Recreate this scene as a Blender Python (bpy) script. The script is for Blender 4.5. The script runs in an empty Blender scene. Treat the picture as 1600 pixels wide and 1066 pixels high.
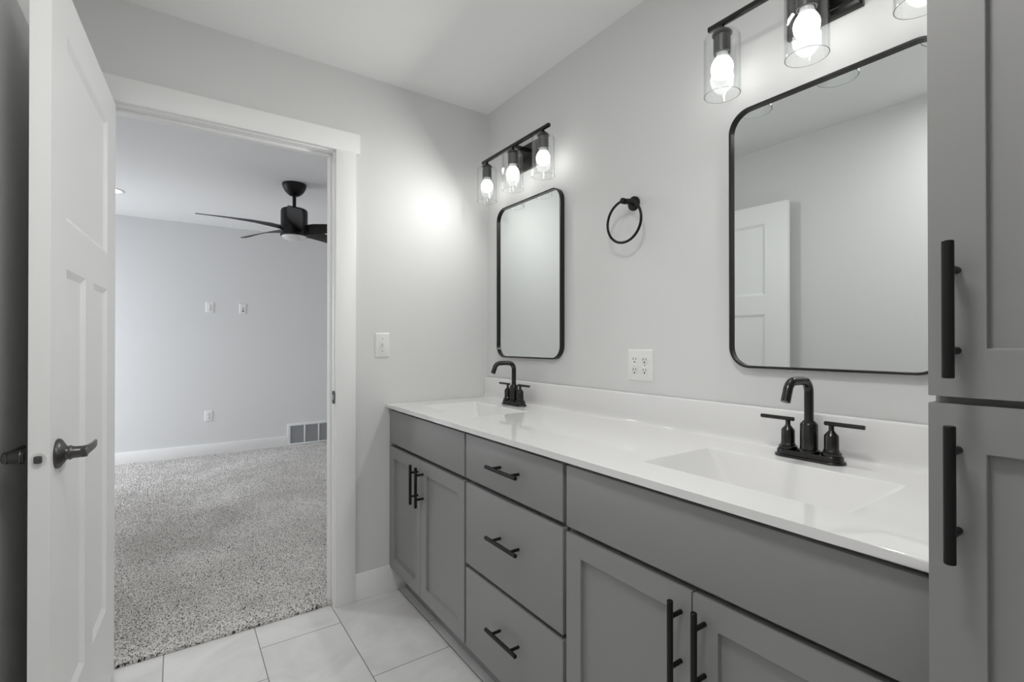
import bpy, bmesh, math, random
import numpy as np
from mathutils import Vector, Matrix
from math import pi, sin, cos, radians as RAD, atan2

random.seed(7)
sc = bpy.context.scene
COL = sc.collection

# ------------------------------------------------------------------ camera
cam_d = bpy.data.cameras.new('camera')
cam_d.sensor_width = 36.0
cam_d.lens = 758.0 / 1600.0 * 36.0
cam_d.clip_start = 0.02
cam = bpy.data.objects.new('camera', cam_d)
COL.objects.link(cam)
cam.location = (-1.400, -2.257, 1.190)
cam.rotation_euler = (pi / 2 + atan2(3, 758), 0, -atan2(525, 758))
sc.camera = cam

# ------------------------------------------------------------------ world, lights, exposure
sc.view_settings.view_transform = 'Standard'
sc.view_settings.look = 'None'
sc.view_settings.gamma = 1.0
sc.view_settings.exposure = 0.20
sc.view_settings.use_curve_mapping = False
sc.cycles.use_denoising = True
sc.cycles.max_bounces = 12
sc.cycles.diffuse_bounces = 7
sc.cycles.transparent_max_bounces = 24
sc.cycles.blur_glossy = 0.6
sc.cycles.sample_clamp_indirect = 6.0

BULB = 6.0          # vanity bulbs
CEIL_FILL = 9.3     # added fill under the bathroom ceiling (watts)
BULB_FILL_W = 4.5        # fill added at each vanity fixture besides its bulbs (watts)
CAN = 6.0            # bedroom recessed light
SKY = 86.0           # daylight at the bedroom window (watts)

world = bpy.data.worlds.new('world')
sc.world = world
world.use_nodes = True
wn = world.node_tree.nodes
wn['Background'].inputs[0].default_value = (0.75, 0.85, 1.0, 1)
wn['Background'].inputs[1].default_value = 0.6


def area_light(name, loc, rot, sx, sy, watts, color, shape='RECTANGLE'):
    d = bpy.data.lights.new(name, 'AREA')
    d.shape = shape
    d.size = sx
    d.size_y = sy
    d.energy = watts
    d.color = color
    o = bpy.data.objects.new(name, d)
    COL.objects.link(o)
    o.location = loc
    o.rotation_euler = rot
    return o


# daylight entering by the glazed opening in the left bedroom wall
area_light('window_daylight', (-3.70, 3.02, 1.55), (0, RAD(-62), 0), 2.0, 1.6, SKY, (0.92, 0.96, 1.0))
# unseen bedroom ceiling discs, added to brighten the carpet near the doorway
area_light('downlight_fill', (-1.75, 0.95, 2.435), (0, 0, 0), 0.14, 0.14, 4.5, (1.0, 0.98, 0.95), 'DISK')
area_light('downlight_fill', (0.55, 0.95, 2.435), (0, 0, 0), 0.14, 0.14, 4.5, (1.0, 0.98, 0.95), 'DISK')
# unseen disc under the bathroom ceiling, added to fill the room with light
area_light('ceiling_fill', (-1.25, -1.85, 2.41), (0, 0, 0), 0.30, 0.30, CEIL_FILL, (1.0, 0.99, 0.975), 'DISK')

# ------------------------------------------------------------------ materials
MATS = {}


def mat(name, color, rough=0.5, metal=0.0, bump=None, emit=None, spec=0.5, coat=0.0, var=None):
    """procedural principled material; bump=(scale, strength, distance), var=(scale, amount)"""
    if name in MATS:
        return MATS[name]
    m = bpy.data.materials.new(name)
    m.use_nodes = True
    nt = m.node_tree
    b = nt.nodes['Principled BSDF']
    b.inputs['Base Color'].default_value = (*color, 1)
    b.inputs['Roughness'].default_value = rough
    b.inputs['Metallic'].default_value = metal
    b.inputs['Specular IOR Level'].default_value = spec
    b.inputs['Coat Weight'].default_value = coat
    b.inputs['Coat Roughness'].default_value = 0.05
    tc = nt.nodes.new('ShaderNodeTexCoord')
    if var:
        n = nt.nodes.new('ShaderNodeTexNoise')
        n.inputs['Scale'].default_value = var[0]
        n.inputs['Detail'].default_value = 4
        nt.links.new(tc.outputs['Object'], n.inputs['Vector'])
        mx = nt.nodes.new('ShaderNodeMix')
        mx.data_type = 'RGBA'
        a = var[1]
        mx.inputs['A'].default_value = (*[c * (1 - a) for c in color], 1)
        mx.inputs['B'].default_value = (*[min(1, c * (1 + a)) for c in color], 1)
        nt.links.new(n.outputs['Fac'], mx.inputs['Factor'])
        nt.links.new(mx.outputs['Result'], b.inputs['Base Color'])
    if bump:
        n = nt.nodes.new('ShaderNodeTexNoise')
        n.inputs['Scale'].default_value = bump[0]
        n.inputs['Detail'].default_value = 3
        nt.links.new(tc.outputs['Object'], n.inputs['Vector'])
        bp = nt.nodes.new('ShaderNodeBump')
        bp.inputs['Strength'].default_value = bump[1]
        bp.inputs['Distance'].default_value = bump[2]
        nt.links.new(n.outputs['Fac'], bp.inputs['Height'])
        nt.links.new(bp.outputs['Normal'], b.inputs['Normal'])
    if emit:
        b.inputs['Emission Color'].default_value = (*emit[0], 1)
        b.inputs['Emission Strength'].default_value = emit[1]
    MATS[name] = m
    return m


WALL = mat('wall_paint', (0.725, 0.725, 0.722), 0.55, bump=(220, 0.08, 0.001))
BEDWALL = mat('bedroom_paint', (0.74, 0.742, 0.746), 0.6, bump=(220, 0.08, 0.001))
CEIL = mat('ceiling_paint', (0.87, 0.87, 0.867), 0.8, bump=(160, 0.1, 0.001))
TRIM = mat('trim_paint', (0.91, 0.91, 0.908), 0.35, bump=(60, 0.02, 0.0005))
DOORP = mat('door_paint', (0.91, 0.91, 0.908), 0.38, bump=(90, 0.03, 0.0005))
CAB = mat('cabinet_grey', (0.262, 0.262, 0.258), 0.45, bump=(150, 0.03, 0.0004), var=(3.0, 0.03))
TOP = mat('cultured_marble', (0.775, 0.772, 0.768), 0.06, var=(5.0, 0.01))
BLACK = mat('matte_black', (0.006, 0.006, 0.006), 0.45, metal=0.0, bump=(400, 0.02, 0.0003), spec=0.3)
BRONZE = mat('black_metal', (0.055, 0.054, 0.053), 0.24, metal=0.95, bump=(300, 0.02, 0.0002))
PEWTER = mat('dark_pewter', (0.12, 0.118, 0.115), 0.36, metal=0.9, bump=(300, 0.02, 0.0002))
PLATE = mat('white_plastic', (0.80, 0.80, 0.79), 0.35, bump=(200, 0.01, 0.0002))
SLOT = mat('dark_slot', (0.02, 0.02, 0.02), 0.6, bump=(200, 0.01, 0.0002))
STEEL = mat('latch_steel', (0.45, 0.45, 0.44), 0.3, metal=1.0, bump=(200, 0.01, 0.0002))
VENTM = mat('vent_white', (0.78, 0.79, 0.80), 0.4, bump=(200, 0.01, 0.0002))
LOUV = mat('vent_louvre', (0.42, 0.43, 0.44), 0.5, bump=(200, 0.01, 0.0002))
FROST = mat('frosted_lens', (0.80, 0.80, 0.80), 0.4, bump=(200, 0.01, 0.0002))
COLLAR = mat('bulb_collar', (0.75, 0.75, 0.74), 0.4, bump=(200, 0.01, 0.0002))
LED = mat('bulb_glow', (0.9, 0.9, 0.9), 0.5, emit=((1.0, 0.985, 0.965), BULB), var=(20, 0.01))
CANL = mat('can_lens', (0.9, 0.9, 0.9), 0.5, emit=((1.0, 0.98, 0.95), CAN), var=(20, 0.01))
SUBF = mat('subfloor', (0.35, 0.33, 0.30), 0.9, var=(8, 0.1))


def mirror_mat():
    m = bpy.data.materials.new('mirror_glass')
    m.use_nodes = True
    b = m.node_tree.nodes['Principled BSDF']
    b.inputs['Base Color'].default_value = (0.80, 0.83, 0.82, 1)
    b.inputs['Metallic'].default_value = 1.0
    b.inputs['Roughness'].default_value = 0.0
    return m


def glass_mat(name='clear_shade_glass', face=(0.99, 0.995, 0.993, 1)):
    m = bpy.data.materials.new(name)
    m.use_nodes = True
    nt = m.node_tree
    nt.nodes.clear()
    out = nt.nodes.new('ShaderNodeOutputMaterial')
    lw = nt.nodes.new('ShaderNodeLayerWeight')
    lw.inputs['Blend'].default_value = 0.22
    rmp = nt.nodes.new('ShaderNodeMapRange')
    rmp.inputs['To Min'].default_value = 0.015
    rmp.inputs['To Max'].default_value = 0.30
    tr = nt.nodes.new('ShaderNodeBsdfTransparent')
    cmix = nt.nodes.new('ShaderNodeMix')
    cmix.data_type = 'RGBA'
    cmix.inputs['A'].default_value = face
    cmix.inputs['B'].default_value = (0.45, 0.48, 0.47, 1)
    pw = nt.nodes.new('ShaderNodeMath')
    pw.operation = 'POWER'
    pw.inputs[1].default_value = 3.0
    nt.links.new(lw.outputs['Facing'], pw.inputs[0])
    nt.links.new(pw.outputs[0], cmix.inputs['Factor'])
    nt.links.new(cmix.outputs['Result'], tr.inputs['Color'])
    gl = nt.nodes.new('ShaderNodeBsdfGlossy')
    gl.inputs['Roughness'].default_value = 0.03
    gl.inputs['Color'].default_value = (0.9, 0.92, 0.91, 1)
    mx = nt.nodes.new('ShaderNodeMixShader')
    nt.links.new(lw.outputs['Facing'], rmp.inputs['Value'])
    nt.links.new(rmp.outputs['Result'], mx.inputs['Fac'])
    nt.links.new(tr.outputs['BSDF'], mx.inputs[1])
    nt.links.new(gl.outputs['BSDF'], mx.inputs[2])
    nt.links.new(mx.outputs['Shader'], out.inputs['Surface'])
    return m


MIRROR = mirror_mat()
GLASS = glass_mat()
GLASS_RIM = glass_mat('shade_glass_edge', (0.38, 0.41, 0.40, 1))


def tile_mat():
    m = bpy.data.materials.new('floor_tile')
    m.use_nodes = True
    nt = m.node_tree
    N, L = nt.nodes, nt.links
    b = N['Principled BSDF']
    tc = N.new('ShaderNodeTexCoord')
    sp = N.new('ShaderNodeSeparateXYZ')
    L.new(tc.outputs['Object'], sp.inputs[0])

    def M(op, a, c=None):
        n = N.new('ShaderNodeMath')
        n.operation = op
        for i, v in enumerate((a, c)):
            if v is None:
                continue
            if isinstance(v, (int, float)):
                n.inputs[i].default_value = v
            else:
                L.new(v, n.inputs[i])
        return n.outputs[0]
    W, H, G = 0.308, 0.61, 0.0014
    # column lines at x = -0.510 - k W ; joints step by a third of a tile per column
    u = M('DIVIDE', M('ADD', sp.outputs['X'], 0.512 + 10 * W), W)
    ci = M('FLOOR', u)
    fu = M('FRACT', u)
    v0 = M('ADD', sp.outputs['Y'], 0.55 + 10 * H)
    # column index 9 runs from -0.82 to -0.51
    v = M('DIVIDE', M('ADD', v0, M('MULTIPLY', M('SUBTRACT', ci, 9.0), -0.2033)), H)
    # columns further left step +0.405 (= -0.205)
    fv = M('FRACT', v)
    ri = M('FLOOR', v)
    du = M('MULTIPLY', M('MINIMUM', fu, M('SUBTRACT', 1.0, fu)), W)
    dv = M('MULTIPLY', M('MINIMUM', fv, M('SUBTRACT', 1.0, fv)), H)
    d = M('MINIMUM', du, dv)
    mr = N.new('ShaderNodeMapRange')
    L.new(d, mr.inputs['Value'])
    mr.inputs['From Min'].default_value = G * 0.7
    mr.inputs['From Max'].default_value = G * 1.3
    mask = mr.outputs['Result']
    # cloudy veining, shifted per tile
    cmb = N.new('ShaderNodeCombineXYZ')
    L.new(M('MULTIPLY', ci, 3.7), cmb.inputs[0])
    L.new(M('MULTIPLY', ri, 5.3), cmb.inputs[1])
    L.new(M('MULTIPLY', M('ADD', ci, ri), 2.1), cmb.inputs[2])
    va = N.new('ShaderNodeVectorMath')
    va.operation = 'ADD'
    L.new(tc.outputs['Object'], va.inputs[0])
    L.new(cmb.outputs[0], va.inputs[1])
    nz = N.new('ShaderNodeTexNoise')
    nz.inputs['Scale'].default_value = 3.2
    nz.inputs['Detail'].default_value = 7
    nz.inputs['Roughness'].default_value = 0.62
    nz.inputs['Distortion'].default_value = 1.6
    L.new(va.outputs[0], nz.inputs['Vector'])
    cr = N.new('ShaderNodeValToRGB')
    cr.color_ramp.elements[0].position = 0.28
    cr.color_ramp.elements[0].color = (0.70, 0.697, 0.69, 1)
    cr.color_ramp.elements[1].position = 0.62
    cr.color_ramp.elements[1].color = (0.84, 0.84, 0.832, 1)
    L.new(nz.outputs['Fac'], cr.inputs['Fac'])
    mx = N.new('ShaderNodeMix')
    mx.data_type = 'RGBA'
    mx.inputs['A'].default_value = (0.16, 0.155, 0.15, 1)
    L.new(mask, mx.inputs['Factor'])
    L.new(cr.outputs['Color'], mx.inputs['B'])
    L.new(mx.outputs['Result'], b.inputs['Base Color'])
    b.inputs['Roughness'].default_value = 0.42
    bp = N.new('ShaderNodeBump')
    bp.inputs['Strength'].default_value = 0.6
    bp.inputs['Distance'].default_value = 0.001
    L.new(mask, bp.inputs['Height'])
    L.new(bp.outputs['Normal'], b.inputs['Normal'])
    return m


def carpet_mat():
    m = bpy.data.materials.new('carpet_yarn')
    m.use_nodes = True
    nt = m.node_tree
    N, L = nt.nodes, nt.links
    b = N['Principled BSDF']
    tc = N.new('ShaderNodeTexCoord')
    nz = N.new('ShaderNodeTexNoise')
    nz.inputs['Scale'].default_value = 180
    nz.inputs['Detail'].default_value = 2
    L.new(tc.outputs['Object'], nz.inputs['Vector'])
    cr = N.new('ShaderNodeValToRGB')
    e = cr.color_ramp.elements
    e[0].position = 0.37
    e[0].color = (0.10, 0.094, 0.09, 1)
    e[1].position = 0.48
    e[1].color = (0.79, 0.765, 0.745, 1)
    k = e.new(0.68)
    k.color = (0.92, 0.895, 0.875, 1)
    L.new(nz.outputs['Fac'], cr.inputs['Fac'])
    n2 = N.new('ShaderNodeTexNoise')
    n2.inputs['Scale'].default_value = 5
    n2.inputs['Detail'].default_value = 3
    L.new(tc.outputs['Object'], n2.inputs['Vector'])
    mr = N.new('ShaderNodeMapRange')
    mr.inputs['To Min'].default_value = 0.90
    mr.inputs['To Max'].default_value = 1.03
    mr.inputs['From Min'].default_value = 0.3
    mr.inputs['From Max'].default_value = 0.7
    L.new(n2.outputs['Fac'], mr.inputs['Value'])
    vm = N.new('ShaderNodeVectorMath')
    vm.operation = 'SCALE'
    L.new(cr.outputs['Color'], vm.inputs[0])
    L.new(mr.outputs['Result'], vm.inputs['Scale'])
    L.new(vm.outputs[0], b.inputs['Base Color'])
    b.inputs['Roughness'].default_value = 0.95
    b.inputs['Specular IOR Level'].default_value = 0.1
    return m


TILE = tile_mat()
CARPET = carpet_mat()


# ------------------------------------------------------------------ mesh helpers
def new_bm():
    return bmesh.new()


def box(bm, x0, x1, y0, y1, z0, z1, bev=0.0, seg=2):
    if x0 > x1: x0, x1 = x1, x0
    if y0 > y1: y0, y1 = y1, y0
    if z0 > z1: z0, z1 = z1, z0
    v = [bm.verts.new(p) for p in ((x0, y0, z0), (x1, y0, z0), (x1, y1, z0), (x0, y1, z0),
                                   (x0, y0, z1), (x1, y0, z1), (x1, y1, z1), (x0, y1, z1))]
    fs = [bm.faces.new([v[i] for i in q]) for q in ((3, 2, 1, 0), (4, 5, 6, 7), (0, 1, 5, 4), (1, 2, 6, 5), (2, 3, 7, 6), (3, 0, 4, 7))]
    if bev > 0:
        es = list({e for f in fs for e in f.edges})
        bmesh.ops.bevel(bm, geom=es, offset=bev, segments=seg, profile=0.5, affect='EDGES')
    return fs


def ring_loft(bm, rings, close_u=True, cap0=True, cap1=True):
    """rings: list of lists of points (same length); makes quads between successive rings"""
    vr = [[bm.verts.new(p) for p in r] for r in rings]
    n = len(vr[0])
    for a, b in zip(vr[:-1], vr[1:]):
        for i in range(n if close_u else n - 1):
            j = (i + 1) % n
            bm.faces.new((a[i], a[j], b[j], b[i]))
    if cap0:
        bm.faces.new(list(reversed(vr[0])))
    if cap1:
        bm.faces.new(vr[-1])
    return vr


def frame_of(d):
    d = Vector(d).normalized()
    a = Vector((0, 0, 1)) if abs(d.z) < 0.9 else Vector((1, 0, 0))
    u = d.cross(a).normalized()
    v = d.cross(u).normalized()
    return u, v


def lathe(bm, prof, origin=(0, 0, 0), axis=(0, 0, 1), seg=32, cap0=True, cap1=True):
    """prof: list of (radius, height along the axis)"""
    o = Vector(origin)
    ax = Vector(axis).normalized()
    u, v = frame_of(ax)
    rings = []
    for r, h in prof:
        r = max(r, 1e-5)
        rings.append([o + ax * h + (u * cos(2 * pi * i / seg) + v * sin(2 * pi * i / seg)) * r for i in range(seg)])
    ring_loft(bm, rings, cap0=cap0, cap1=cap1)


def rod(bm, a, b, r, seg=20, ch=0.0):
    a, b = Vector(a), Vector(b)
    l = (b - a).length
    pr = [(r, 0), (r, l)] if ch <= 0 else [(r - ch, 0), (r, ch), (r, l - ch), (r - ch, l)]
    lathe(bm, pr, a, b - a, seg)


def tube(bm, pts, r, seg=20, closed=False):
    pts = [Vector(p) for p in pts]
    n = len(pts)
    rings = []
    u = None
    for i, p in enumerate(pts):
        if closed:
            t = (pts[(i + 1) % n] - pts[i - 1]).normalized()
        else:
            t = (pts[min(i + 1, n - 1)] - pts[max(i - 1, 0)]).normalized()
        if u is None:
            u, _ = frame_of(t)
        u = (u - t * u.dot(t)).normalized()
        v = t.cross(u)
        rr = r[i] if isinstance(r, (list, tuple)) else r
        rings.append([p + (u * cos(2 * pi * k / seg) + v * sin(2 * pi * k / seg)) * rr for k in range(seg)])
    if closed:
        rings.append(rings[0])
        ring_loft(bm, rings, cap0=False, cap1=False)
        bmesh.ops.remove_doubles(bm, verts=bm.verts, dist=1e-6)
    else:
        ring_loft(bm, rings)


def round_rect(w, h, r, seg=8):
    """outline in (a, b) centred on zero"""
    pts = []
    for cx, cy, a0 in ((w / 2 - r, h / 2 - r, 0), (-w / 2 + r, h / 2 - r, 90), (-w / 2 + r, -h / 2 + r, 180), (w / 2 - r, -h / 2 + r, 270)):
        for k in range(seg + 1):
            a = RAD(a0 + 90 * k / seg)
            pts.append((cx + r * cos(a), cy + r * sin(a)))
    return pts


def link(name, bm, m, parent=None, smooth=35):
    bmesh.ops.recalc_face_normals(bm, faces=bm.faces)
    me = bpy.data.meshes.new(name)
    bm.to_mesh(me)
    bm.free()
    ms = m if isinstance(m, (list, tuple)) else [m]
    for q in ms:
        me.materials.append(q)
    if smooth:
        me.shade_smooth()
        me.set_sharp_from_angle(angle=RAD(smooth))
    o = bpy.data.objects.new(name, me)
    COL.objects.link(o)
    if parent is not None:
        o.parent = parent
    return o


def tag(o, label, cat, group=None):
    o['label'] = label
    o['category'] = cat
    if group:
        o['group'] = group
    return o


def thing(name, label, cat, loc=(0, 0, 0), rotz=0.0, group=None):
    o = bpy.data.objects.new(name, None)
    o.empty_display_size = 0.05
    COL.objects.link(o)
    o.location = loc
    o.rotation_euler = (0, 0, rotz)
    return tag(o, label, cat, group)


def struct(name, bm, m, smooth=35, parent=None):
    o = link(name, bm, m, parent, smooth)
    if parent is None:
        o['kind'] = 'structure'
    return o


def dup(root, loc, label):
    r = root.copy()
    COL.objects.link(r)
    r.location = loc
    r['label'] = label
    for ch in list(root.children):
        c = ch.copy()
        COL.objects.link(c)
        c.parent = r
        for g in list(ch.children):
            d = g.copy()
            COL.objects.link(d)
            d.parent = c
    return r


# ------------------------------------------------------------------ room shell
XL, YF, H = -1.73, -3.35, 2.44          # left wall, wall behind the viewer, ceiling
WT = 0.115                              # partition thickness
JR, JL, JH = -0.815, -1.622, 2.056      # clear door opening
BX0, BX1, BY1 = -3.00, 1.45, 3.81       # bedroom
JT = 0.018

bm = new_bm(); box(bm, XL, 0.0, YF, 0.024, -0.03, 0.0)
struct('floor', bm, TILE, 0)
bm = new_bm(); box(bm, BX0, BX1, 0.024, BY1, -0.03, -0.006)
struct('floor', bm, SUBF, 0)
bm = new_bm(); box(bm, BX0 - 0.1, BX1 + 0.1, YF - 0.1, BY1 + 0.1, H, H + 0.06)
ceiling = struct('ceiling', bm, CEIL, 0)
# invented housings around the added, unseen fill discs (their light is set at the top)
for lx, ly, lr, ld_ in ((-1.25, -1.85, 0.15, 0.032), (-1.75, 0.95, 0.07, 0.007), (0.55, 0.95, 0.07, 0.007)):
    bm = new_bm()
    lathe(bm, [(lr + 0.022, -0.0003), (lr + 0.022, -ld_ * 0.6), (lr + 0.012, -ld_), (lr + 0.001, -ld_), (lr + 0.001, -0.002)], (lx, ly, H), (0, 0, 1), 40, cap1=True)
    struct('fill_housing', bm, PLATE, parent=ceiling)
bm = new_bm(); box(bm, 0.0, 0.1, YF, 0.0, -0.03, H)
struct('wall_right', bm, WALL, 0)
bm = new_bm(); box(bm, XL - 0.1, XL, YF, 0.0, -0.03, H)
struct('wall_left', bm, WALL, 0)
bm = new_bm(); box(bm, XL - 0.1, 0.1, YF - 0.1, YF, -0.03, H)
struct('wall_front', bm, WALL, 0)
bm = new_bm()
box(bm, BX0, JL - JT, 0, WT, -0.03, H)
box(bm, JR + JT, BX1, 0, WT, -0.03, H)
box(bm, JL - JT, JR + JT, 0, WT, JH + JT, H)
struct('wall_back', bm, WALL, 0)
bm = new_bm(); box(bm, BX0 - 0.1, BX1 + 0.1, BY1, BY1 + 0.1, -0.03, H)
struct('wall_far', bm, BEDWALL, 0)
bm = new_bm(); box(bm, BX1, BX1 + 0.1, 0, BY1, -0.03, H)
struct('wall_bedroom_right', bm, BEDWALL, 0)
wy0, wy1, wz0, wz1 = 2.37, 3.67, 0.10, 2.10           # glazed opening of the bedroom
bm = new_bm()
box(bm, BX0 - 0.1, BX0, 0, wy0, -0.03, H)
box(bm, BX0 - 0.1, BX0, wy1, BY1, -0.03, H)
box(bm, BX0 - 0.1, BX0, wy0, wy1, -0.03, wz0)
box(bm, BX0 - 0.1, BX0, wy0, wy1, wz1, H)
struct('wall_bedroom_left', bm, BEDWALL, 0)
bm = new_bm()
for a, b_, c, d in ((wy0, wy0 + 0.05, wz0, wz1), (wy1 - 0.05, wy1, wz0, wz1), (wy0, wy1, wz0, wz0 + 0.05), (wy0, wy1, wz1 - 0.05, wz1), (3.0, 3.04, wz0, wz1)):
    box(bm, BX0 - 0.07, BX0 - 0.02, a, b_, c, d, 0.004)
struct('window_1', bm, TRIM)

# door lining with its stop, and the casings on the bathroom side
bm = new_bm()
box(bm, JR, JR + JT, -0.0, WT, 0, JH + JT, 0.001)
box(bm, JL - JT, JL, -0.0, WT, 0, JH + JT, 0.001)
box(bm, JL, JR, -0.0, WT, JH, JH + JT, 0.001)
box(bm, JR - 0.011, JR, 0.040, 0.076, 0, JH, 0.002)
box(bm, JL, JL + 0.011, 0.040, 0.076, 0, JH, 0.002)
box(bm, JL + 0.011, JR - 0.011, 0.040, 0.076, JH - 0.011, JH, 0.002)
jamb = struct('trim_4', bm, TRIM)
bm = new_bm()
zs = 0.944
o_ = [(JR - 0.0012, 0.006 + a, zs + b_) for a, b_ in round_rect(0.030, 0.058, 0.009, 6)]
i_ = [(JR + 0.001, p[1], p[2]) for p in o_]
ring_loft(bm, [i_, o_])
sp_ = struct('strike_plate', bm, BLACK, parent=jamb)
sp_['label'] = 'black strike plate'
bm = new_bm(); box(bm, JR - 0.0016, JR + 0.0006, -0.002, 0.012, zs - 0.012, zs + 0.012, 0.0005)
struct('strike_hole', bm, STEEL, parent=sp_)

CW = 0.089
bm = new_bm(); box(bm, JR + 0.005, JR + 0.005 + CW, -0.018, 0, 0, JH + 0.005, 0.0015)
struct('trim_1', bm, TRIM)
bm = new_bm(); box(bm, JL - 0.005 - CW - 0.010, JR + 0.005 + CW + 0.018, -0.022, 0, JH + 0.005, JH + 0.094, 0.0015)
struct('trim_2', bm, TRIM)
bm = new_bm(); box(bm, JL - 0.005 - CW, JL - 0.005, -0.018, 0, 0, JH + 0.005, 0.0015)
struct('trim_3', bm, TRIM)


def baseboard(name, x0, x1, y0, y1, h, z0=0.0):
    bm = new_bm(); box(bm, x0, x1, y0, y1, z0, h, 0.003)
    return struct(name, bm, TRIM)


baseboard('baseboard_back', JR + 0.005 + CW, -0.475, -0.014, 0, 0.125)
baseboard('baseboard_left', XL, XL + 0.014, YF, -0.022, 0.125)
baseboard('baseboard_far', BX0, -0.346, BY1 - 0.014, BY1, 0.117)
baseboard('baseboard_far', 0.348, BX1, BY1 - 0.014, BY1, 0.117)


# ------------------------------------------------------------------ panelled slabs (doors)
def panel_slab(bm, w, t, z0, z1, panels, depth, slope, x0=0.0, both=False):
    """slab from x0..x0+w, front face at y=0, back at y=-t, with rectangular panels recessed by depth
    behind a sloping edge.  panels: (xa, xb, za, zb)"""
    def face(y, s):
        xs = sorted({x0, x0 + w} | {p for q in panels for p in q[:2]})
        zz = sorted({z0, z1} | {p for q in panels for p in q[2:]})
        for i in range(len(xs) - 1):
            for j in range(len(zz) - 1):
                cx, cz = (xs[i] + xs[i + 1]) / 2, (zz[j] + zz[j + 1]) / 2
                if any(a < cx < b_ and c < cz < d for a, b_, c, d in panels):
                    continue
                bm.faces.new([bm.verts.new((a, y, c)) for a, c in ((xs[i], zz[j]), (xs[i + 1], zz[j]), (xs[i + 1], zz[j + 1]), (xs[i], zz[j + 1]))])
        for a, b_, c, d in panels:
            o = [(a, y, c), (b_, y, c), (b_, y, d), (a, y, d)]
            yi = y - s * depth
            i_ = [(a + slope, yi, c + slope), (b_ - slope, yi, c + slope), (b_ - slope, yi, d - slope), (a + slope, yi, d - slope)]
            for k in range(4):
                l = (k + 1) % 4
                bm.faces.new([bm.verts.new(p) for p in (o[k], o[l], i_[l], i_[k])])
            bm.faces.new([bm.verts.new(p) for p in i_])
    face(0.0, 1)
    if both:
        face(-t, -1)
    else:
        bm.faces.new([bm.verts.new(p) for p in ((x0, -t, z0), (x0, -t, z1), (x0 + w, -t, z1), (x0 + w, -t, z0))])
    x1 = x0 + w
    for q in (((x0, 0, z0), (x0, 0, z1), (x0, -t, z1), (x0, -t, z0)), ((x1, 0, z0), (x1, -t, z0), (x1, -t, z1), (x1, 0, z1)),
              ((x0, 0, z0), (x0, -t, z0), (x1, -t, z0), (x1, 0, z0)), ((x0, 0, z1), (x1, 0, z1), (x1, -t, z1), (x0, -t, z1))):
        bm.faces.new([bm.verts.new(p) for p in q])
    bmesh.ops.remove_doubles(bm, verts=bm.verts, dist=1e-6)


# ------------------------------------------------------------------ open door
DW, DT = 0.802, 0.0355
bm = new_bm()
panel_slab(bm, DW, DT, 0.014, 2.046,
           [(0.151, 0.672, 1.486, 1.930), (0.151, 0.362, 0.302, 1.368), (0.466, 0.672, 0.302, 1.368)], 0.009, 0.016, both=True)
door = struct('door_1', bm, DOORP, 25)
door.location = (-1.580, -0.012, 0)
door.rotation_euler = (0, 0, atan2(-0.998, -0.0563))
door['label'] = 'white three-panel door swung open against the left wall'


def lever_set(side):
    y0 = 0.0 if side > 0 else -DT
    s = side
    u, z = 0.748, 0.938
    bm = new_bm()
    lathe(bm, [(0.033, 0), (0.034, 0.003), (0.032, 0.007), (0.024, 0.012), (0.016, 0.017), (0.0145, 0.022)], (u, y0, z), (0, s, 0), 40)
    ro = link('rosette', bm, PEWTER, None)
    bm = new_bm()
    # shank and the flattened, slightly drooping lever
    lathe(bm, [(0.0130, 0.019), (0.0160, 0.021), (0.0165, 0.024), (0.0145, 0.026), (0.0140, 0.029), (0.0134, 0.030), (0.0128, 0.052), (0.0115, 0.0535)], (u, y0, z), (0, s, 0), 28)
    rings = []
    for k, (du, hw, th, dz, dy) in enumerate(((0.0135, 0.010, 0.003, 0.0, 0.0), (0.008, 0.0122, 0.005, 0.0, 0.0), (-0.014, 0.0118, 0.0055, 0.0, 0.0005), (-0.040, 0.0100, 0.0045, -0.0005, 0.003),
                                              (-0.085, 0.0088, 0.0038, -0.001, 0.004), (-0.118, 0.0085, 0.0035, -0.001, 0.002), (-0.126, 0.0060, 0.0028, -0.001, 0.001))):
        c = Vector((u + du, y0 + s * (0.0465 + dy), z + dz))
        rings.append([c + Vector((0, a, b_)) for a, b_ in round_rect(th * 2, hw * 2, min(th, hw) * 0.8, 5)])
    ring_loft(bm, rings)
    le = link('door_handle', bm, PEWTER, door)
    ro.parent = le
    return le


lever_set(1)
lever_set(-1)
bm = new_bm()
o_ = [(DW - 0.0005, -DT / 2 + a, 0.938 + b_) for a, b_ in round_rect(0.0255, 0.030, 0.0125, 8)]
ring_loft(bm, [o_, [(p[0] + 0.0022, p[1], p[2]) for p in o_]])
lp = link('latch_plate', bm, PLATE, door)
bm = new_bm()
box(bm, DW, DW + 0.010, -DT / 2 - 0.0075, -DT / 2 + 0.006, 0.938 - 0.008, 0.938 + 0.008, 0.003)
lb = link('latch_bolt', bm, PEWTER, lp)

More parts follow.
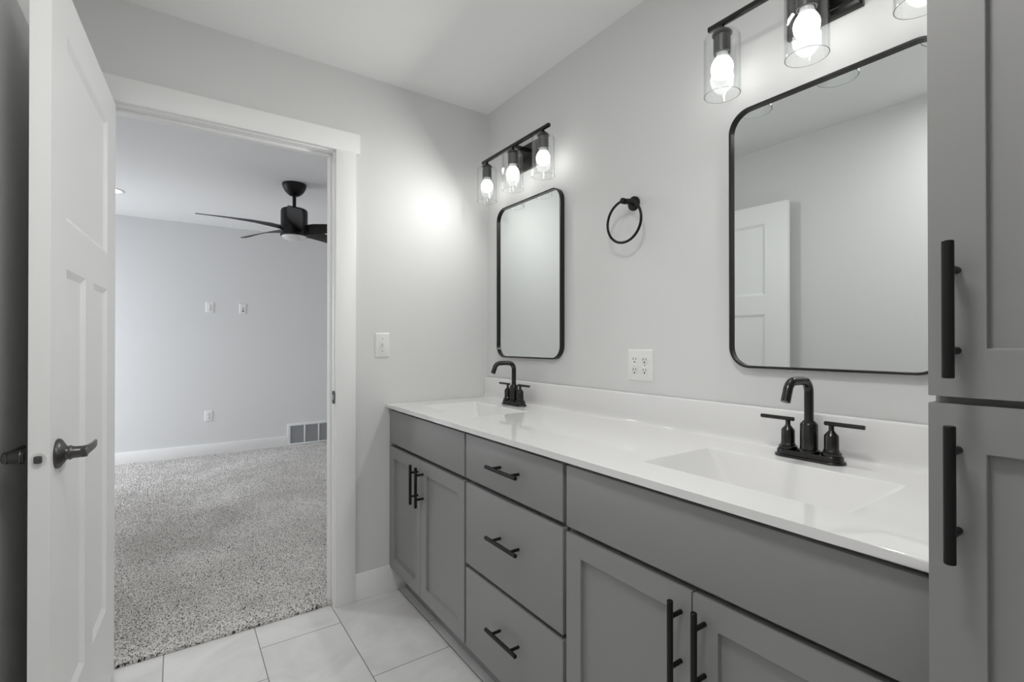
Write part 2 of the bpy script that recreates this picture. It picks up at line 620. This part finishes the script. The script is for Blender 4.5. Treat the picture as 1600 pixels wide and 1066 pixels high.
# ------------------------------------------------------------------ carpet
def carpet():
    rng = np.random.default_rng(3)
    xs, ys, hs = [], [], []

    def patch(x0, x1, y0, y1, sp, h):
        nx, ny = int((x1 - x0) / sp), int((y1 - y0) / sp)
        gx, gy = np.meshgrid(np.arange(nx), np.arange(ny))
        px = x0 + (gx.ravel() + rng.random(nx * ny)) * sp
        py = y0 + (gy.ravel() + rng.random(nx * ny)) * sp
        xs.append(px); ys.append(py); hs.append(np.full(nx * ny, h))
    patch(JL + 0.002, JR - 0.002, 0.022, WT, 0.0042, 0.015)
    patch(-1.95, -0.45, WT, 1.0, 0.0052, 0.014)
    patch(-2.1, -0.1, 1.0, 2.0, 0.0070, 0.013)
    patch(-2.2, 0.5, 2.0, BY1 - 0.016, 0.0088, 0.012)
    x, y, h = np.concatenate(xs), np.concatenate(ys), np.concatenate(hs)
    n = len(x)
    # keep clear of the door stops
    rad = np.clip(h * 0.36, 0.0034, 0.0060) * (0.8 + 0.5 * rng.random(n))
    ang = rng.random(n) * 2 * pi
    swirl = np.sin(x * 5.1 + 1.3 * np.sin(y * 3.3)) * 0.5 + np.sin(y * 6.7 + 2 * np.sin(x * 2.9)) * 0.5
    lean = 0.004 + 0.003 * rng.random(n)
    la = swirl * 2.2 + rng.normal(0, 0.8, n)
    hh = h * (0.7 + 0.45 * rng.random(n))
    V = np.zeros((n, 7, 3), np.float32)
    for k in range(3):
        a = ang + k * 2 * pi / 3
        V[:, k, 0] = x + rad * np.cos(a) * 0.7; V[:, k, 1] = y + rad * np.sin(a) * 0.7; V[:, k, 2] = 0.001
        V[:, k + 3, 0] = x + lean * 0.5 * np.cos(la) + rad * np.cos(a + 0.4)
        V[:, k + 3, 1] = y + lean * 0.5 * np.sin(la) + rad * np.sin(a + 0.4)
        V[:, k + 3, 2] = hh * 0.84
    V[:, 6, 0] = x + lean * np.cos(la); V[:, 6, 1] = y + lean * np.sin(la); V[:, 6, 2] = hh
    V[:, :, 1] = np.maximum(V[:, :, 1], 0.0245)
    base = (np.arange(n) * 7)[:, None, None]
    T = np.array([[0, 1, 4], [0, 4, 3], [1, 2, 5], [1, 5, 4], [2, 0, 3], [2, 3, 5], [3, 4, 6], [4, 5, 6], [5, 3, 6]])[None]
    F = (base + T).reshape(-1, 3)
    verts = V.reshape(-1, 3)
    # backing
    bk = np.array([[BX0, WT, 0.006], [BX1, WT, 0.006], [BX1, BY1, 0.006], [BX0, BY1, 0.006],
                   [JL, 0.0255, 0.006], [JR, 0.0255, 0.006], [JR, WT, 0.006], [JL, WT, 0.006],
                   [JL, 0.0255, 0.0], [JR, 0.0255, 0.0]], np.float32)
    nv = len(verts)
    verts = np.concatenate([verts, bk])
    F = np.concatenate([F, nv + np.array([[0, 1, 2], [0, 2, 3], [4, 5, 6], [4, 6, 7], [8, 9, 5], [8, 5, 4]])])
    me = bpy.data.meshes.new('carpet')
    me.vertices.add(len(verts)); me.vertices.foreach_set('co', verts.ravel())
    me.loops.add(F.size); me.loops.foreach_set('vertex_index', F.astype(np.int32).ravel())
    me.polygons.add(len(F)); me.polygons.foreach_set('loop_start', np.arange(0, F.size, 3, dtype=np.int32))
    me.update(calc_edges=True)
    me.materials.append(CARPET)
    o = bpy.data.objects.new('carpet', me)
    COL.objects.link(o)
    o['kind'] = 'stuff'
    tag(o, 'speckled grey cut-pile carpet covering the bedroom floor up to the doorway', 'carpet')


carpet()


# ------------------------------------------------------------------ bar pulls
def bar_pull(parent, c, axis, standoff=0.035, length=0.166, cc=0.100):
    """c: point on the face, bar runs along axis ('y' or 'z'), face looks to -X"""
    a = Vector((0, 1, 0)) if axis == 'y' else Vector((0, 0, 1))
    c = Vector(c)
    out = Vector((-standoff, 0, 0))
    bm = new_bm()
    rod(bm, c + out - a * length / 2, c + out + a * length / 2, 0.0061, 24, 0.0008)
    for s in (-1, 1):
        rod(bm, c + a * s * cc / 2 + Vector((-0.0003, 0, 0)), c + a * s * cc / 2 + out * 0.93, 0.0047, 16)
    return link('handle', bm, BLACK, parent)


# ------------------------------------------------------------------ base cabinets
XF, XC = -0.555, -0.524        # front faces, face frame
Z0, ZT = 0.118, 0.880


def carcass(parent, y0, y1, x1=-0.003):
    bm = new_bm()
    t = 0.018
    box(bm, XC, x1, y1, y1 - t, Z0, ZT, 0.0005)          # left side
    box(bm, XC, x1, y0, y0 + t, Z0, ZT, 0.0005)          # right side
    box(bm, XC, x1, y0 + t, y1 - t, Z0, Z0 + t)          # bottom
    box(bm, x1 - 0.006, x1, y0 + t, y1 - t, Z0 + t, ZT)  # back
    # face frame
    box(bm, XC, XC + 0.019, y0 + t, y0 + 0.04, Z0, ZT)
    box(bm, XC, XC + 0.019, y1 - 0.04, y1 - t, Z0, ZT)
    for za, zb in ((0.835, ZT), (0.685, 0.73), (Z0, 0.15)):
        box(bm, XC, XC + 0.019, y0 + 0.04, y1 - 0.04, za, zb)
    o = link('carcass', bm, CAB, parent)
    bm = new_bm()
    box(bm, -0.478, -0.462, y0, y1, 0.0, Z0)
    k = link('toe_kick', bm, CAB, parent)
    return o


def slab_front(name, parent, y0, y1, z0, z1, xf=XF, t=0.0205):
    bm = new_bm()
    box(bm, xf, xf + t, y0, y1, z0, z1, 0.0015, 2)
    return link(name, bm, CAB, parent)


def shaker(name, parent, y0, y1, z0, z1, xf=XF, t=0.0205, st=0.054, rl=0.054):
    bm = new_bm()
    w = y1 - y0
    panel_slab(bm, w, t, z0, z1, [(st, w - st, z0 + rl, z1 - rl)], 0.0105, 0.0012)
    # local x runs to -Y, front (+y local) looks to -X
    R = Matrix.Translation((xf, y1, 0)) @ Matrix(((0, -1, 0, 0), (-1, 0, 0, 0), (0, 0, 1, 0), (0, 0, 0, 1)))
    bmesh.ops.transform(bm, matrix=R, verts=bm.verts)
    bmesh.ops.bevel(bm, geom=[e for e in bm.edges if e.is_manifold and e.calc_face_angle(0) > 1.3], offset=0.0008, segments=1, affect='EDGES')
    return link(name, bm, CAB, parent)


GB = 'grey base cabinets under the long white vanity top'
# sink base beside the doorway wall
cb = thing('sink_base_cabinet', 'grey two-door sink base cabinet at the far end against the doorway wall', 'cabinet', (0, 0, 0), 0, GB)
carcass(cb, -0.7445, -0.002)
slab_front('false_front', cb, -0.738, -0.004, 0.713, 0.868)
d1 = shaker('door', cb, -0.3605, -0.004, 0.120, 0.697)
d2 = shaker('door', cb, -0.738, -0.3635, 0.120, 0.697)
bar_pull(d1, (XF, -0.336, 0.594), 'z')
bar_pull(d2, (XF, -0.391, 0.594), 'z')
# drawer base
cb = thing('drawer_base_cabinet', 'grey three-drawer base cabinet between the two sink cabinets', 'cabinet', (0, 0, 0), 0, GB)
carcass(cb, -1.2805, -0.7455)
for za, zb, zh in ((0.713, 0.868, 0.796), (0.413, 0.697, 0.571), (0.120, 0.398, 0.280)):
    d = slab_front('drawer', cb, -1.273, -0.751, za, zb)
    bar_pull(d, (XF, -1.022, zh), 'y')
# sink base next to the linen cabinet
cb = thing('sink_base_cabinet', 'grey two-door sink base cabinet next to the tall linen cabinet', 'cabinet', (0, 0, 0), 0, GB)
carcass(cb, -2.044, -1.2815)
slab_front('false_front', cb, -2.043, -1.288, 0.709, 0.868)
d1 = shaker('door', cb, -1.6645, -1.288, 0.120, 0.694)
d2 = shaker('door', cb, -2.043, -1.6675, 0.120, 0.694)
bar_pull(d1, (XF, -1.640, 0.594), 'z')
bar_pull(d2, (XF, -1.694, 0.594), 'z')

# ------------------------------------------------------------------ tall linen cabinet
lc = thing('linen_cabinet', 'tall grey linen cabinet at the right edge of the view', 'cabinet', (0, 0, 0))
LX, LC = -0.600, -0.570
ly0, ly1 = -2.510, -2.0475
bm = new_bm()
box(bm, LC, -0.003, ly1 - 0.018, ly1, 0.0, 2.13, 0.0005)
box(bm, LC, -0.003, ly0, ly0 + 0.018, 0.0, 2.13, 0.0005)
for za, zb in ((0.118, 0.136), (1.109, 1.127), (2.112, 2.13)):
    box(bm, LC, -0.003, ly0 + 0.018, ly1 - 0.018, za, zb)
box(bm, -0.009, -0.003, ly0 + 0.018, ly1 - 0.018, 0.118, 2.13)
link('carcass', bm, CAB, lc)
bm = new_bm(); box(bm, -0.522, -0.506, ly0 + 0.018, ly1 - 0.018, 0, 0.118)
link('toe_kick', bm, CAB, lc)
du = shaker('door', lc, ly0, ly1, 1.1225, 2.12, LX, 0.0205, 0.055, 0.060)
dl = shaker('door', lc, ly0, ly1, 0.120, 1.1135, LX, 0.0205, 0.055, 0.058)
bar_pull(du, (LX, -2.0755, 1.2305), 'z')
bar_pull(dl, (LX, -2.0765, 1.007), 'z')

# ------------------------------------------------------------------ vanity top with two integral basins
vt = thing('vanity_counter', 'long glossy white double-basin vanity top with backsplash', 'vanity top', (0, 0, 0.88))
zt = 0.898 - 0.88
ty0, ty1, tx0, tx1 = -2.0445, -0.002, -0.571, -0.001
basins = [(-0.455, -0.170, -0.606, -0.158), (-0.455, -0.170, -1.903, -1.455)]
bm = new_bm()
xs = sorted({tx0, tx1, -0.455, -0.170})
ys = sorted({ty0, ty1} | {v for b_ in basins for v in b_[2:]})
vv = {}
def gv(x, y, z):
    k = (round(x, 5), round(y, 5), round(z, 5))
    if k not in vv:
        vv[k] = bm.verts.new((x, y, z))
    return vv[k]
for i in range(len(xs) - 1):
    for j in range(len(ys) - 1):
        cx, cy = (xs[i] + xs[i + 1]) / 2, (ys[j] + ys[j + 1]) / 2
        if any(a < cx < b_ and c < cy < d for a, b_, c, d in basins):
            continue
        q = ((xs[i], ys[j]), (xs[i + 1], ys[j]), (xs[i + 1], ys[j + 1]), (xs[i], ys[j + 1]))
        bm.faces.new([gv(x, y, zt) for x, y in q])
        bm.faces.new([gv(x, y, 0.0005) for x, y in reversed(q)])
def skirt(x0, y0, x1, y1):
    bm.faces.new([gv(x0, y0, 0.0005), gv(x1, y1, 0.0005), gv(x1, y1, zt), gv(x0, y0, zt)])
for i in range(len(xs) - 1):
    skirt(xs[i], ty0, xs[i + 1], ty0); skirt(xs[i + 1], ty1, xs[i], ty1)
for j in range(len(ys) - 1):
    skirt(tx0, ys[j + 1], tx0, ys[j]); skirt(tx1, ys[j], tx1, ys[j + 1])
bm.edges.ensure_lookup_table()
fe = [e for e in bm.edges if abs(e.verts[0].co.x - tx0) < 1e-5 and abs(e.verts[1].co.x - tx0) < 1e-5 and abs(e.verts[0].co.z - e.verts[1].co.z) < 1e-6]
bmesh.ops.bevel(bm, geom=fe, offset=0.004, segments=3, profile=0.5, affect='EDGES')
link('countertop', bm, TOP, vt)
bm = new_bm()
# backsplash with a small cove at its foot
prof = [(-0.003, zt - 0.002), (-0.034, zt - 0.002), (-0.034, zt + 0.0003), (-0.0275, zt + 0.0025), (-0.0235, zt + 0.007), (-0.0215, zt + 0.015), (-0.0205, zt + 0.03),
        (-0.020, 0.120), (-0.0185, 0.1235), (-0.015, 0.125), (-0.003, 0.125)]
ring_loft(bm, [[(x, ty0, z) for x, z in prof], [(x, ty1, z) for x, z in prof]])
link('backsplash', bm, TOP, vt, 50)
for a, b_, c, d in basins:
    bm = new_bm()
    cx, cy = (a + b_) / 2, (c + d) / 2
    rings = []
    # top opening, rolled lip, sloping walls, dished floor
    spec = [(0.0, 0.0, 0.0, 0.0, 0.010), (0.0015, 0.0015, 0.0015, -0.0012, 0.012), (0.0035, 0.004, 0.003, -0.005, 0.014),
            (0.030, 0.088, 0.030, -0.095, 0.022), (0.034, 0.096, 0.036, -0.101, 0.024), (0.044, 0.110, 0.046, -0.104, 0.026), (0.11, 0.19, 0.10, -0.108, 0.02)]
    for back, end, front, dz, r in spec:
        x0, x1 = a + front, b_ - back
        y0, y1 = c + end, d - end
        mx_, my_ = (x0 + x1) / 2, (y0 + y1) / 2
        rr = min(r, (x1 - x0) / 2.1, (y1 - y0) / 2.1)
        rings.append([(mx_ + p, my_ + q, zt + dz) for p, q in round_rect(x1 - x0, y1 - y0, rr, 6)])
    # first ring is square-cornered like the opening so it meets the top
    ring_loft(bm, rings, cap0=False, cap1=True)
    # fill the tiny corner webs between the square opening and the rounded lip
    for sx, sy in ((1, 1), (-1, 1), (-1, -1), (1, -1)):
        k = bm.verts.new(((b_ if sx > 0 else a), (d if sy > 0 else c), zt))
        arc = []
        r = 0.010
        ox, oy = (b_ - r if sx > 0 else a + r), (d - r if sy > 0 else c + r)
        for q in range(7):
            t = pi / 2 * q / 6
            arc.append(bm.verts.new((ox + sx * r * cos(t), oy + sy * r * sin(t), zt)))
        for p, q in zip(arc[:-1], arc[1:]):
            bm.faces.new((k, p, q))
    bs = link('sink_basin', bm, TOP, vt, 40)
    bm = new_bm()
    lathe(bm, [(0.030, 0.0), (0.030, 0.003), (0.026, 0.004), (0.020, 0.0035), (0.019, 0.007), (0.014, 0.009), (0.0001, 0.0095)], (cx + 0.01, cy, zt - 0.108), (0, 0, 1), 28)
    link('drain', bm, BRONZE, bs)

# ------------------------------------------------------------------ faucets
def faucet(loc, label):
    t = thing('faucet', label, 'faucet', loc, 0, 'black two-handle faucets on the vanity top')
    bm = new_bm()
    st = lambda w, l, z: [(p, q, z) for p, q in round_rect(w, l, w / 2 - 0.0005, 10)]
    ring_loft(bm, [st(0.058, 0.162, 0.0), st(0.059, 0.163, 0.003), st(0.056, 0.160, 0.006), st(0.049, 0.153, 0.0075), st(0.048, 0.152, 0.016), st(0.045, 0.149, 0.0185)])
    link('deck_plate', bm, BRONZE, t)
    bm = new_bm()
    lathe(bm, [(0.025, 0.018), (0.0255, 0.020), (0.0245, 0.024), (0.0200, 0.026), (0.0198, 0.087), (0.0185, 0.090), (0.0125, 0.0965), (0.0105, 0.098)], (0, 0, 0), (0, 0, 1), 32)
    path = [(0, 0, 0.097), (0, 0, 0.125), (0, 0, 0.155), (0, 0, 0.168)]
    R = 0.030
    for k in range(1, 9):
        a = pi / 2 * k / 8
        path.append((-R + R * cos(a), 0, 0.168 + R * sin(a)))
    path += [(-0.050, 0, 0.199), (-0.078, 0, 0.1985)]
    R2 = 0.030
    th = RAD(68)
    for k in range(1, 9):
        a = th * k / 8
        path.append((-0.078 - R2 * sin(a), 0, 0.1985 - R2 + R2 * cos(a)))
    e = Vector(path[-1]); dr = Vector((-cos(th), 0, -sin(th)))
    path.append(tuple(e + dr * 0.014)); path.append(tuple(e + dr * 0.030))
    tube(bm, path, 0.0106, 24)
    link('spout', bm, BRONZE, t)
    for s in (1, -1):
        y = s * 0.0508
        bm = new_bm()
        lathe(bm, [(0.021, 0.018), (0.0215, 0.020), (0.0215, 0.026), (0.0175, 0.028), (0.0178, 0.031), (0.0158, 0.033), (0.0155, 0.066), (0.0145, 0.0685), (0.0075, 0.077), (0.0058, 0.080), (0.0058, 0.092)], (0, y, 0), (0, 0, 1), 32)
        h = link('handle', bm, BRONZE, t)
        bm = new_bm()
        rod(bm, (0, y - s * 0.015, 0.0955), (0, y + s * 0.070, 0.0955), 0.0052, 20, 0.0008)
        link('lever', bm, BRONZE, h)
    return t


f0 = faucet((-0.092, -0.384, 0.898), 'black two-handle faucet at the far basin near the corner')
dup(f0, (-0.092, -1.679, 0.898), 'black two-handle faucet at the near basin beside the linen cabinet')

# ------------------------------------------------------------------ wall mirrors
def wall_mirror(yc, label):
    W_, H_, D_, R_ = 0.512, 0.765, 0.024, 0.062
    t = thing('wall_mirror', label, 'mirror', (0, yc, 1.1165 + H_ / 2), 0, 'black framed mirrors above the vanity')
    bm = new_bm()
    lip, rec = 0.0065, 0.011
    def rr(inset, x):
        return [(x, p, q) for p, q in round_rect(W_ - 2 * inset, H_ - 2 * inset, R_ - inset, 12)]
    ring_loft(bm, [rr(0, -0.0005), rr(0, -D_ + 0.001), rr(0.001, -D_), rr(lip - 0.001, -D_), rr(lip, -D_ + 0.001), rr(lip, -D_ + rec)], cap0=True, cap1=False)
    link('frame', bm, BRONZE, t, 30)
    bm = new_bm()
    ring_loft(bm, [rr(lip - 0.0005, -D_ + rec + 0.004), rr(lip - 0.0005, -D_ + rec)])
    link('mirror_glass', bm, MIRROR, t, 30)
    return t


wall_mirror(-0.3845, 'black framed rounded mirror on the wall above the far basin')
wall_mirror(-1.6795, 'black framed rounded mirror above the near basin, partly behind the linen cabinet')

# ------------------------------------------------------------------ vanity lights
def vanity_light(loc, label):
    t = thing('vanity_light', label, 'wall light', loc, 0, 'three-light black vanity fixtures above the mirrors')
    bm = new_bm()
    ps = [(-0.0003, 0.180, 0.122), (-0.013, 0.180, 0.122), (-0.019, 0.170, 0.112), (-0.021, 0.152, 0.094), (-0.0245, 0.150, 0.092), (-0.0255, 0.148, 0.090)]
    ring_loft(bm, [[(x, a * w / 2, b_ * h / 2 - 0.031) for a, b_ in ((-1, -1), (1, -1), (1, 1), (-1, 1))] for x, w, h in ps])
    link('backplate', bm, BRONZE, t, 20)
    bm = new_bm()
    box(bm, -0.097, -0.024, -0.011, 0.011, -0.006, 0.006, 0.001)
    link('arm', bm, BRONZE, t)
    bm = new_bm()
    box(bm, -0.107, -0.093, -0.272, 0.272, -0.007, 0.007, 0.0012)
    link('bar', bm, BRONZE, t)
    for y in (0.2295, 0.0, -0.2295):
        bm = new_bm()
        c = (-0.100, y, 0)
        lathe(bm, [(0.006, -0.006), (0.006, -0.013), (0.010, -0.016), (0.022, -0.024), (0.0275, -0.030), (0.0275, -0.033), (0.0200, -0.0335)], c, (0, 0, 1), 32)
        ho = link('lamp_holder', bm, BRONZE, t)
        bm = new_bm()
        lathe(bm, [(0.0200, -0.0365), (0.0200, -0.044), (0.0235, -0.045), (0.0235, -0.088), (0.0195, -0.088), (0.0195, -0.060)], c, (0, 0, 1), 32)
        link('socket', bm, PEWTER, ho)
        bm = new_bm()
        # clear cylinder, open below, with a rounded shoulder
        R_, w = 0.0495, 0.0024
        outp = [(0.0240, -0.0335), (R_ - 0.012, -0.0335), (R_ - 0.0045, -0.036), (R_, -0.046), (R_, -0.2085)]
        inn = [(R_ - w, -0.2085), (R_ - w, -0.047), (R_ - w - 0.004, -0.0385), (R_ - 0.013, -0.0362), (0.0240, -0.0362)]
        lathe(bm, outp + inn, c, (0, 0, 1), 56, cap0=False, cap1=False)
        bm.normal_update()
        for f in bm.faces:
            if all(abs(v.co.z + 0.2085) < 1e-4 for v in f.verts):
                f.material_index = 1
        link('glass_shade', bm, [GLASS, GLASS_RIM], t, 40)
        bm = new_bm()
        lathe(bm, [(0.0135, -0.062), (0.0165, -0.086), (0.0172, -0.092), (0.019, -0.102)], c, (0, 0, 1), 28)
        bu = link('bulb', bm, COLLAR, t)
        bm = new_bm()
        lathe(bm, [(0.0188, -0.1015), (0.0235, -0.108), (0.0285, -0.118), (0.0305, -0.129), (0.0290, -0.141), (0.0240, -0.151), (0.0160, -0.158), (0.008, -0.1612), (0.0002, -0.162)], c, (0, 0, 1), 24)
        link('glowing_globe', bm, LED, bu)
    # extra disc by the middle bulb, added to throw light forward and down
    ld = bpy.data.lights.new('bulb_fill', 'AREA')
    ld.shape = 'DISK'
    ld.size = 0.06
    ld.energy = BULB_FILL_W
    ld.color = (1.0, 0.99, 0.975)
    lo = bpy.data.objects.new('bulb_fill', ld)
    COL.objects.link(lo)
    lo.parent = t
    lo.location = (-0.134, 0, -0.131)
    lo.rotation_euler = (0, RAD(52), 0)
    return t


v0 = vanity_light((0, -0.3865, 2.117), 'three-light black vanity fixture lit over the far mirror by the corner')
dup(v0, (0, -1.6795, 2.117), 'three-light black vanity fixture lit over the near mirror, cut off at the top')

# ------------------------------------------------------------------ towel ring
tr = thing('towel_ring', 'round black towel ring on the wall between the two mirrors', 'towel ring', (0, -1.035, 1.708))
bm = new_bm()
lathe(bm, [(0.0265, 0.0003), (0.0265, 0.006), (0.0245, 0.0085), (0.012, 0.0095)], (0, 0, 0), (-1, 0, 0), 36)
link('rosette', bm, BLACK, tr)
bm = new_bm()
lathe(bm, [(0.0085, 0.009), (0.0085, 0.048), (0.011, 0.049), (0.011, 0.066), (0.0095, 0.068)], (0, 0, 0), (-1, 0, 0), 28)
link('post', bm, BLACK, tr)
bm = new_bm()
tube(bm, [(-0.0575, 0.0805 * sin(2 * pi * k / 64), -0.0745 + 0.0765 * cos(2 * pi * k / 64)) for k in range(64)], 0.0048, 14, closed=True)
link('ring', bm, BLACK, tr)


# ------------------------------------------------------------------ electrical plates (front looks to local -Y)
def cover_plate(t, w, h, d=0.006):
    bm = new_bm()
    ring_loft(bm, [[(p, y, q) for p, q in round_rect(w - 2 * i, h - 2 * i, 0.004, 4)] for y, i in ((-0.0003, 0.0), (-0.002, 0.0), (-d * 0.85, 0.004), (-d, 0.007))])
    return link('cover_plate', bm, PLATE, t, 30)


def socket(bm_b, bm_s, x, z, y=-0.006, s=1.0):
    lathe(bm_b, [(0.0170 * s, 0), (0.0170 * s, 0.0012), (0.0160 * s, 0.0018)], (x, y + 0.0004, z), (0, -1, 0), 28)
    yb = y - 0.0016
    box(bm_s, x - 0.0075, x - 0.0050, yb - 0.0003, yb + 0.001, z - 0.001, z + 0.0075)
    box(bm_s, x + 0.0050, x + 0.0075, yb - 0.0003, yb + 0.001, z, z + 0.0070)
    lathe(bm_s, [(0.0029, 0), (0.0029, 0.0013)], (x, yb + 0.001, z - 0.0075), (0, -1, 0), 14)


def duplex(t, x, gap=0.0385):
    for z in (gap / 2, -gap / 2):
        b1, s1 = new_bm(), new_bm()
        socket(b1, s1, x, z)
        o = link('receptacle', b1, PLATE, t)
        link('slots', s1, SLOT, o)
    b1 = new_bm()
    lathe(b1, [(0.0026, 0), (0.0026, 0.0012)], (x, -0.0058, 0), (0, -1, 0), 12)
    link('screw', b1, LOUV, t)


def gfci(t, x):
    b1 = new_bm()
    box(b1, x - 0.0165, x + 0.0165, -0.0078, -0.004, -0.0335, 0.0335, 0.001)
    o = link('receptacle', b1, PLATE, t)
    b1 = new_bm()
    box(b1, x - 0.008, x + 0.008, -0.0092, -0.0075, -0.003, 0.0035, 0.0006)
    link('test_button', b1, PLATE, o)
    for z in (0.0195, -0.0195):
        s1 = new_bm()
        yb = -0.0078
        box(s1, x - 0.0075, x - 0.0050, yb - 0.0003, yb + 0.001, z - 0.001, z + 0.0075)
        box(s1, x + 0.0050, x + 0.0075, yb - 0.0003, yb + 0.001, z, z + 0.0070)
        lathe(s1, [(0.0030, 0), (0.0030, 0.0013)], (x, yb + 0.001, z - 0.0085), (0, -1, 0), 14)
        link('slots', s1, SLOT, o)


po = thing('power_outlet', 'white double-gang outlet plate on the wall above the backsplash, below the towel ring', 'outlet', (0, -1.0645, 1.1085), -pi / 2)
cover_plate(po, 0.117, 0.117)
gfci(po, -0.023)
duplex(po, 0.023)

ls = thing('light_switch', 'white single toggle light switch on the wall right of the doorway', 'light switch', (-0.5905, 0, 1.180))
cover_plate(ls, 0.072, 0.117)
bm = new_bm()
box(bm, -0.0052, 0.0052, -0.0066, -0.005, -0.0125, 0.0125, 0.0004)
rings = []
for y, z, hw, hh in ((-0.006, 0.001, 0.0042, 0.0075), (-0.011, 0.005, 0.0040, 0.0055), (-0.0155, 0.0085, 0.0036, 0.0040)):
    rings.append([(p, y, z + q) for p, q in round_rect(hw * 2, hh * 2, 0.002, 3)])
ring_loft(bm, rings)
link('toggle', bm, PLATE, ls)
for z in (0.030, -0.030):
    bm = new_bm()
    lathe(bm, [(0.0030, 0), (0.0026, 0.0012)], (0, -0.0058, z), (0, -1, 0), 12)
    link('screw', bm, LOUV, ls)

for x, z, lab in ((-1.104, 1.567, 'white outlet plate high on the far bedroom wall'), (-1.114, 0.416, 'white outlet plate low on the far bedroom wall above the baseboard')):
    t = thing('wall_outlet', lab, 'outlet', (x, BY1, z), 0, 'outlets on the far bedroom wall')
    cover_plate(t, 0.076, 0.117)
    duplex(t, 0)
t = thing('cable_plate', 'white cable jack plate high on the far bedroom wall right of the outlet', 'wall plate', (-0.796, BY1, 1.567))
cover_plate(t, 0.072, 0.117)
for z, r in ((0.0, 0.0055), (-0.027, 0.0085)):
    bm = new_bm()
    lathe(bm, [(r, 0), (r, 0.004), (r * 0.8, 0.007)], (0, -0.0055, z), (0, -1, 0), 18)
    link('jack', bm, SLOT, t)

# ------------------------------------------------------------------ return air vent
av = thing('air_vent', 'white return air vent low in the far bedroom wall, right of the baseboard', 'vent', (0, BY1, 0.010))
vx0, vx1, vz0, vz1 = -0.344, 0.346, 0.0, 0.246
bm = new_bm()
fw = 0.026
box(bm, vx0, vx1, -0.016, -0.0003, vz1 - fw, vz1, 0.003)
box(bm, vx0, vx1, -0.016, -0.0003, vz0, vz0 + 0.020, 0.003)
box(bm, vx0, vx0 + fw + 0.006, -0.016, -0.0003, vz0 + 0.018, vz1 - fw + 0.002, 0.003)
box(bm, vx1 - fw - 0.006, vx1, -0.016, -0.0003, vz0 + 0.018, vz1 - fw + 0.002, 0.003)
for x in (-0.159, -0.002, 0.155):
    box(bm, x - 0.008, x + 0.008, -0.0155, -0.002, vz0 + 0.018, vz1 - fw + 0.002, 0.002)
link('frame', bm, VENTM, av)
bm = new_bm()
z = vz0 + 0.024
while z < vz1 - fw:
    rings = [[(x, -0.0125, z), (x, -0.0115, z + 0.001), (x, -0.003, z + 0.009), (x, -0.004, z + 0.009)] for x in (vx0 + 0.03, vx1 - 0.03)]
    ring_loft(bm, rings)
    z += 0.0115
link('louvre', bm, LOUV, av)
bm = new_bm(); box(bm, vx0 + 0.028, vx1 - 0.028, -0.002, -0.0004, vz0 + 0.016, vz1 - 0.02)
link('duct_opening', bm, SLOT, av)

# ------------------------------------------------------------------ ceiling fan
FX, FY = -0.636, 1.857
fan = thing('ceiling_fan', 'black five-blade ceiling fan hanging from the bedroom ceiling', 'ceiling fan', (FX, FY, H))
z = -H
bm = new_bm()
lathe(bm, [(0.088, -0.0005), (0.089, -0.010), (0.084, -0.030), (0.070, -0.058), (0.050, -0.080), (0.032, -0.092), (0.018, -0.095)], (0, 0, 0), (0, 0, 1), 40)
link('canopy', bm, BLACK, fan)
bm = new_bm(); rod(bm, (0, 0, -0.09), (0, 0, -0.205), 0.0135, 20)
link('downrod', bm, BLACK, fan)
bm = new_bm()
lathe(bm, [(0.030, -0.190), (0.080, -0.196), (0.094, -0.204), (0.098, -0.220), (0.098, -0.385), (0.102, -0.395), (0.102, -0.408), (0.095, -0.412)], (0, 0, 0), (0, 0, 1), 44)
link('motor_housing', bm, BLACK, fan)
bm = new_bm()
lathe(bm, [(0.090, -0.411), (0.088, -0.420), (0.075, -0.432), (0.045, -0.441), (0.001, -0.444)], (0, 0, 0), (0, 0, 1), 40)
link('light_lens', bm, FROST, fan)
for k in range(5):
    a = RAD(188 + 72 * k)
    b = Vector((cos(a), sin(a), 0)); p = Vector((-sin(a), cos(a), 0))
    bm = new_bm()
    rings = []
    for r, w0, w1, tw, dz in ((0.085, -0.045, 0.060, 33, -0.352), (0.16, -0.052, 0.064, 29, -0.345), (0.30, -0.056, 0.060, 23, -0.340), (0.48, -0.054, 0.052, 17, -0.342), (0.62, -0.050, 0.044, 13, -0.347), (0.658, -0.044, 0.038, 12, -0.349)):
        ring = []
        for s, up in ((w0, 0.0), (w0 * 0.4, 0.003), (w1 * 0.4, 0.003), (w1, 0.0), (w1 * 0.4, -0.004), (w0 * 0.4, -0.004)):
            ring.append(b * r + p * (s * cos(RAD(tw))) + Vector((0, 0, dz - s * sin(RAD(tw)) + up)))
        rings.append(ring)
    ring_loft(bm, rings)
    link('blade', bm, BLACK, fan, 50)

# ------------------------------------------------------------------ recessed lights
rl = thing('recessed_light', 'round recessed downlight lit in the bedroom ceiling beside the open door', 'ceiling light', (-1.845, 2.86, H))
bm = new_bm()
lathe(bm, [(0.092, -0.0003), (0.092, -0.004), (0.086, -0.007), (0.074, -0.005), (0.072, -0.001)], (0, 0, 0), (0, 0, 1), 36)
link('trim_ring', bm, PLATE, rl)
bm = new_bm()
lathe(bm, [(0.0735, -0.0035), (0.05, -0.0055), (0.001, -0.006)], (0, 0, 0), (0, 0, 1), 32)
link('lens', bm, CANL, rl)
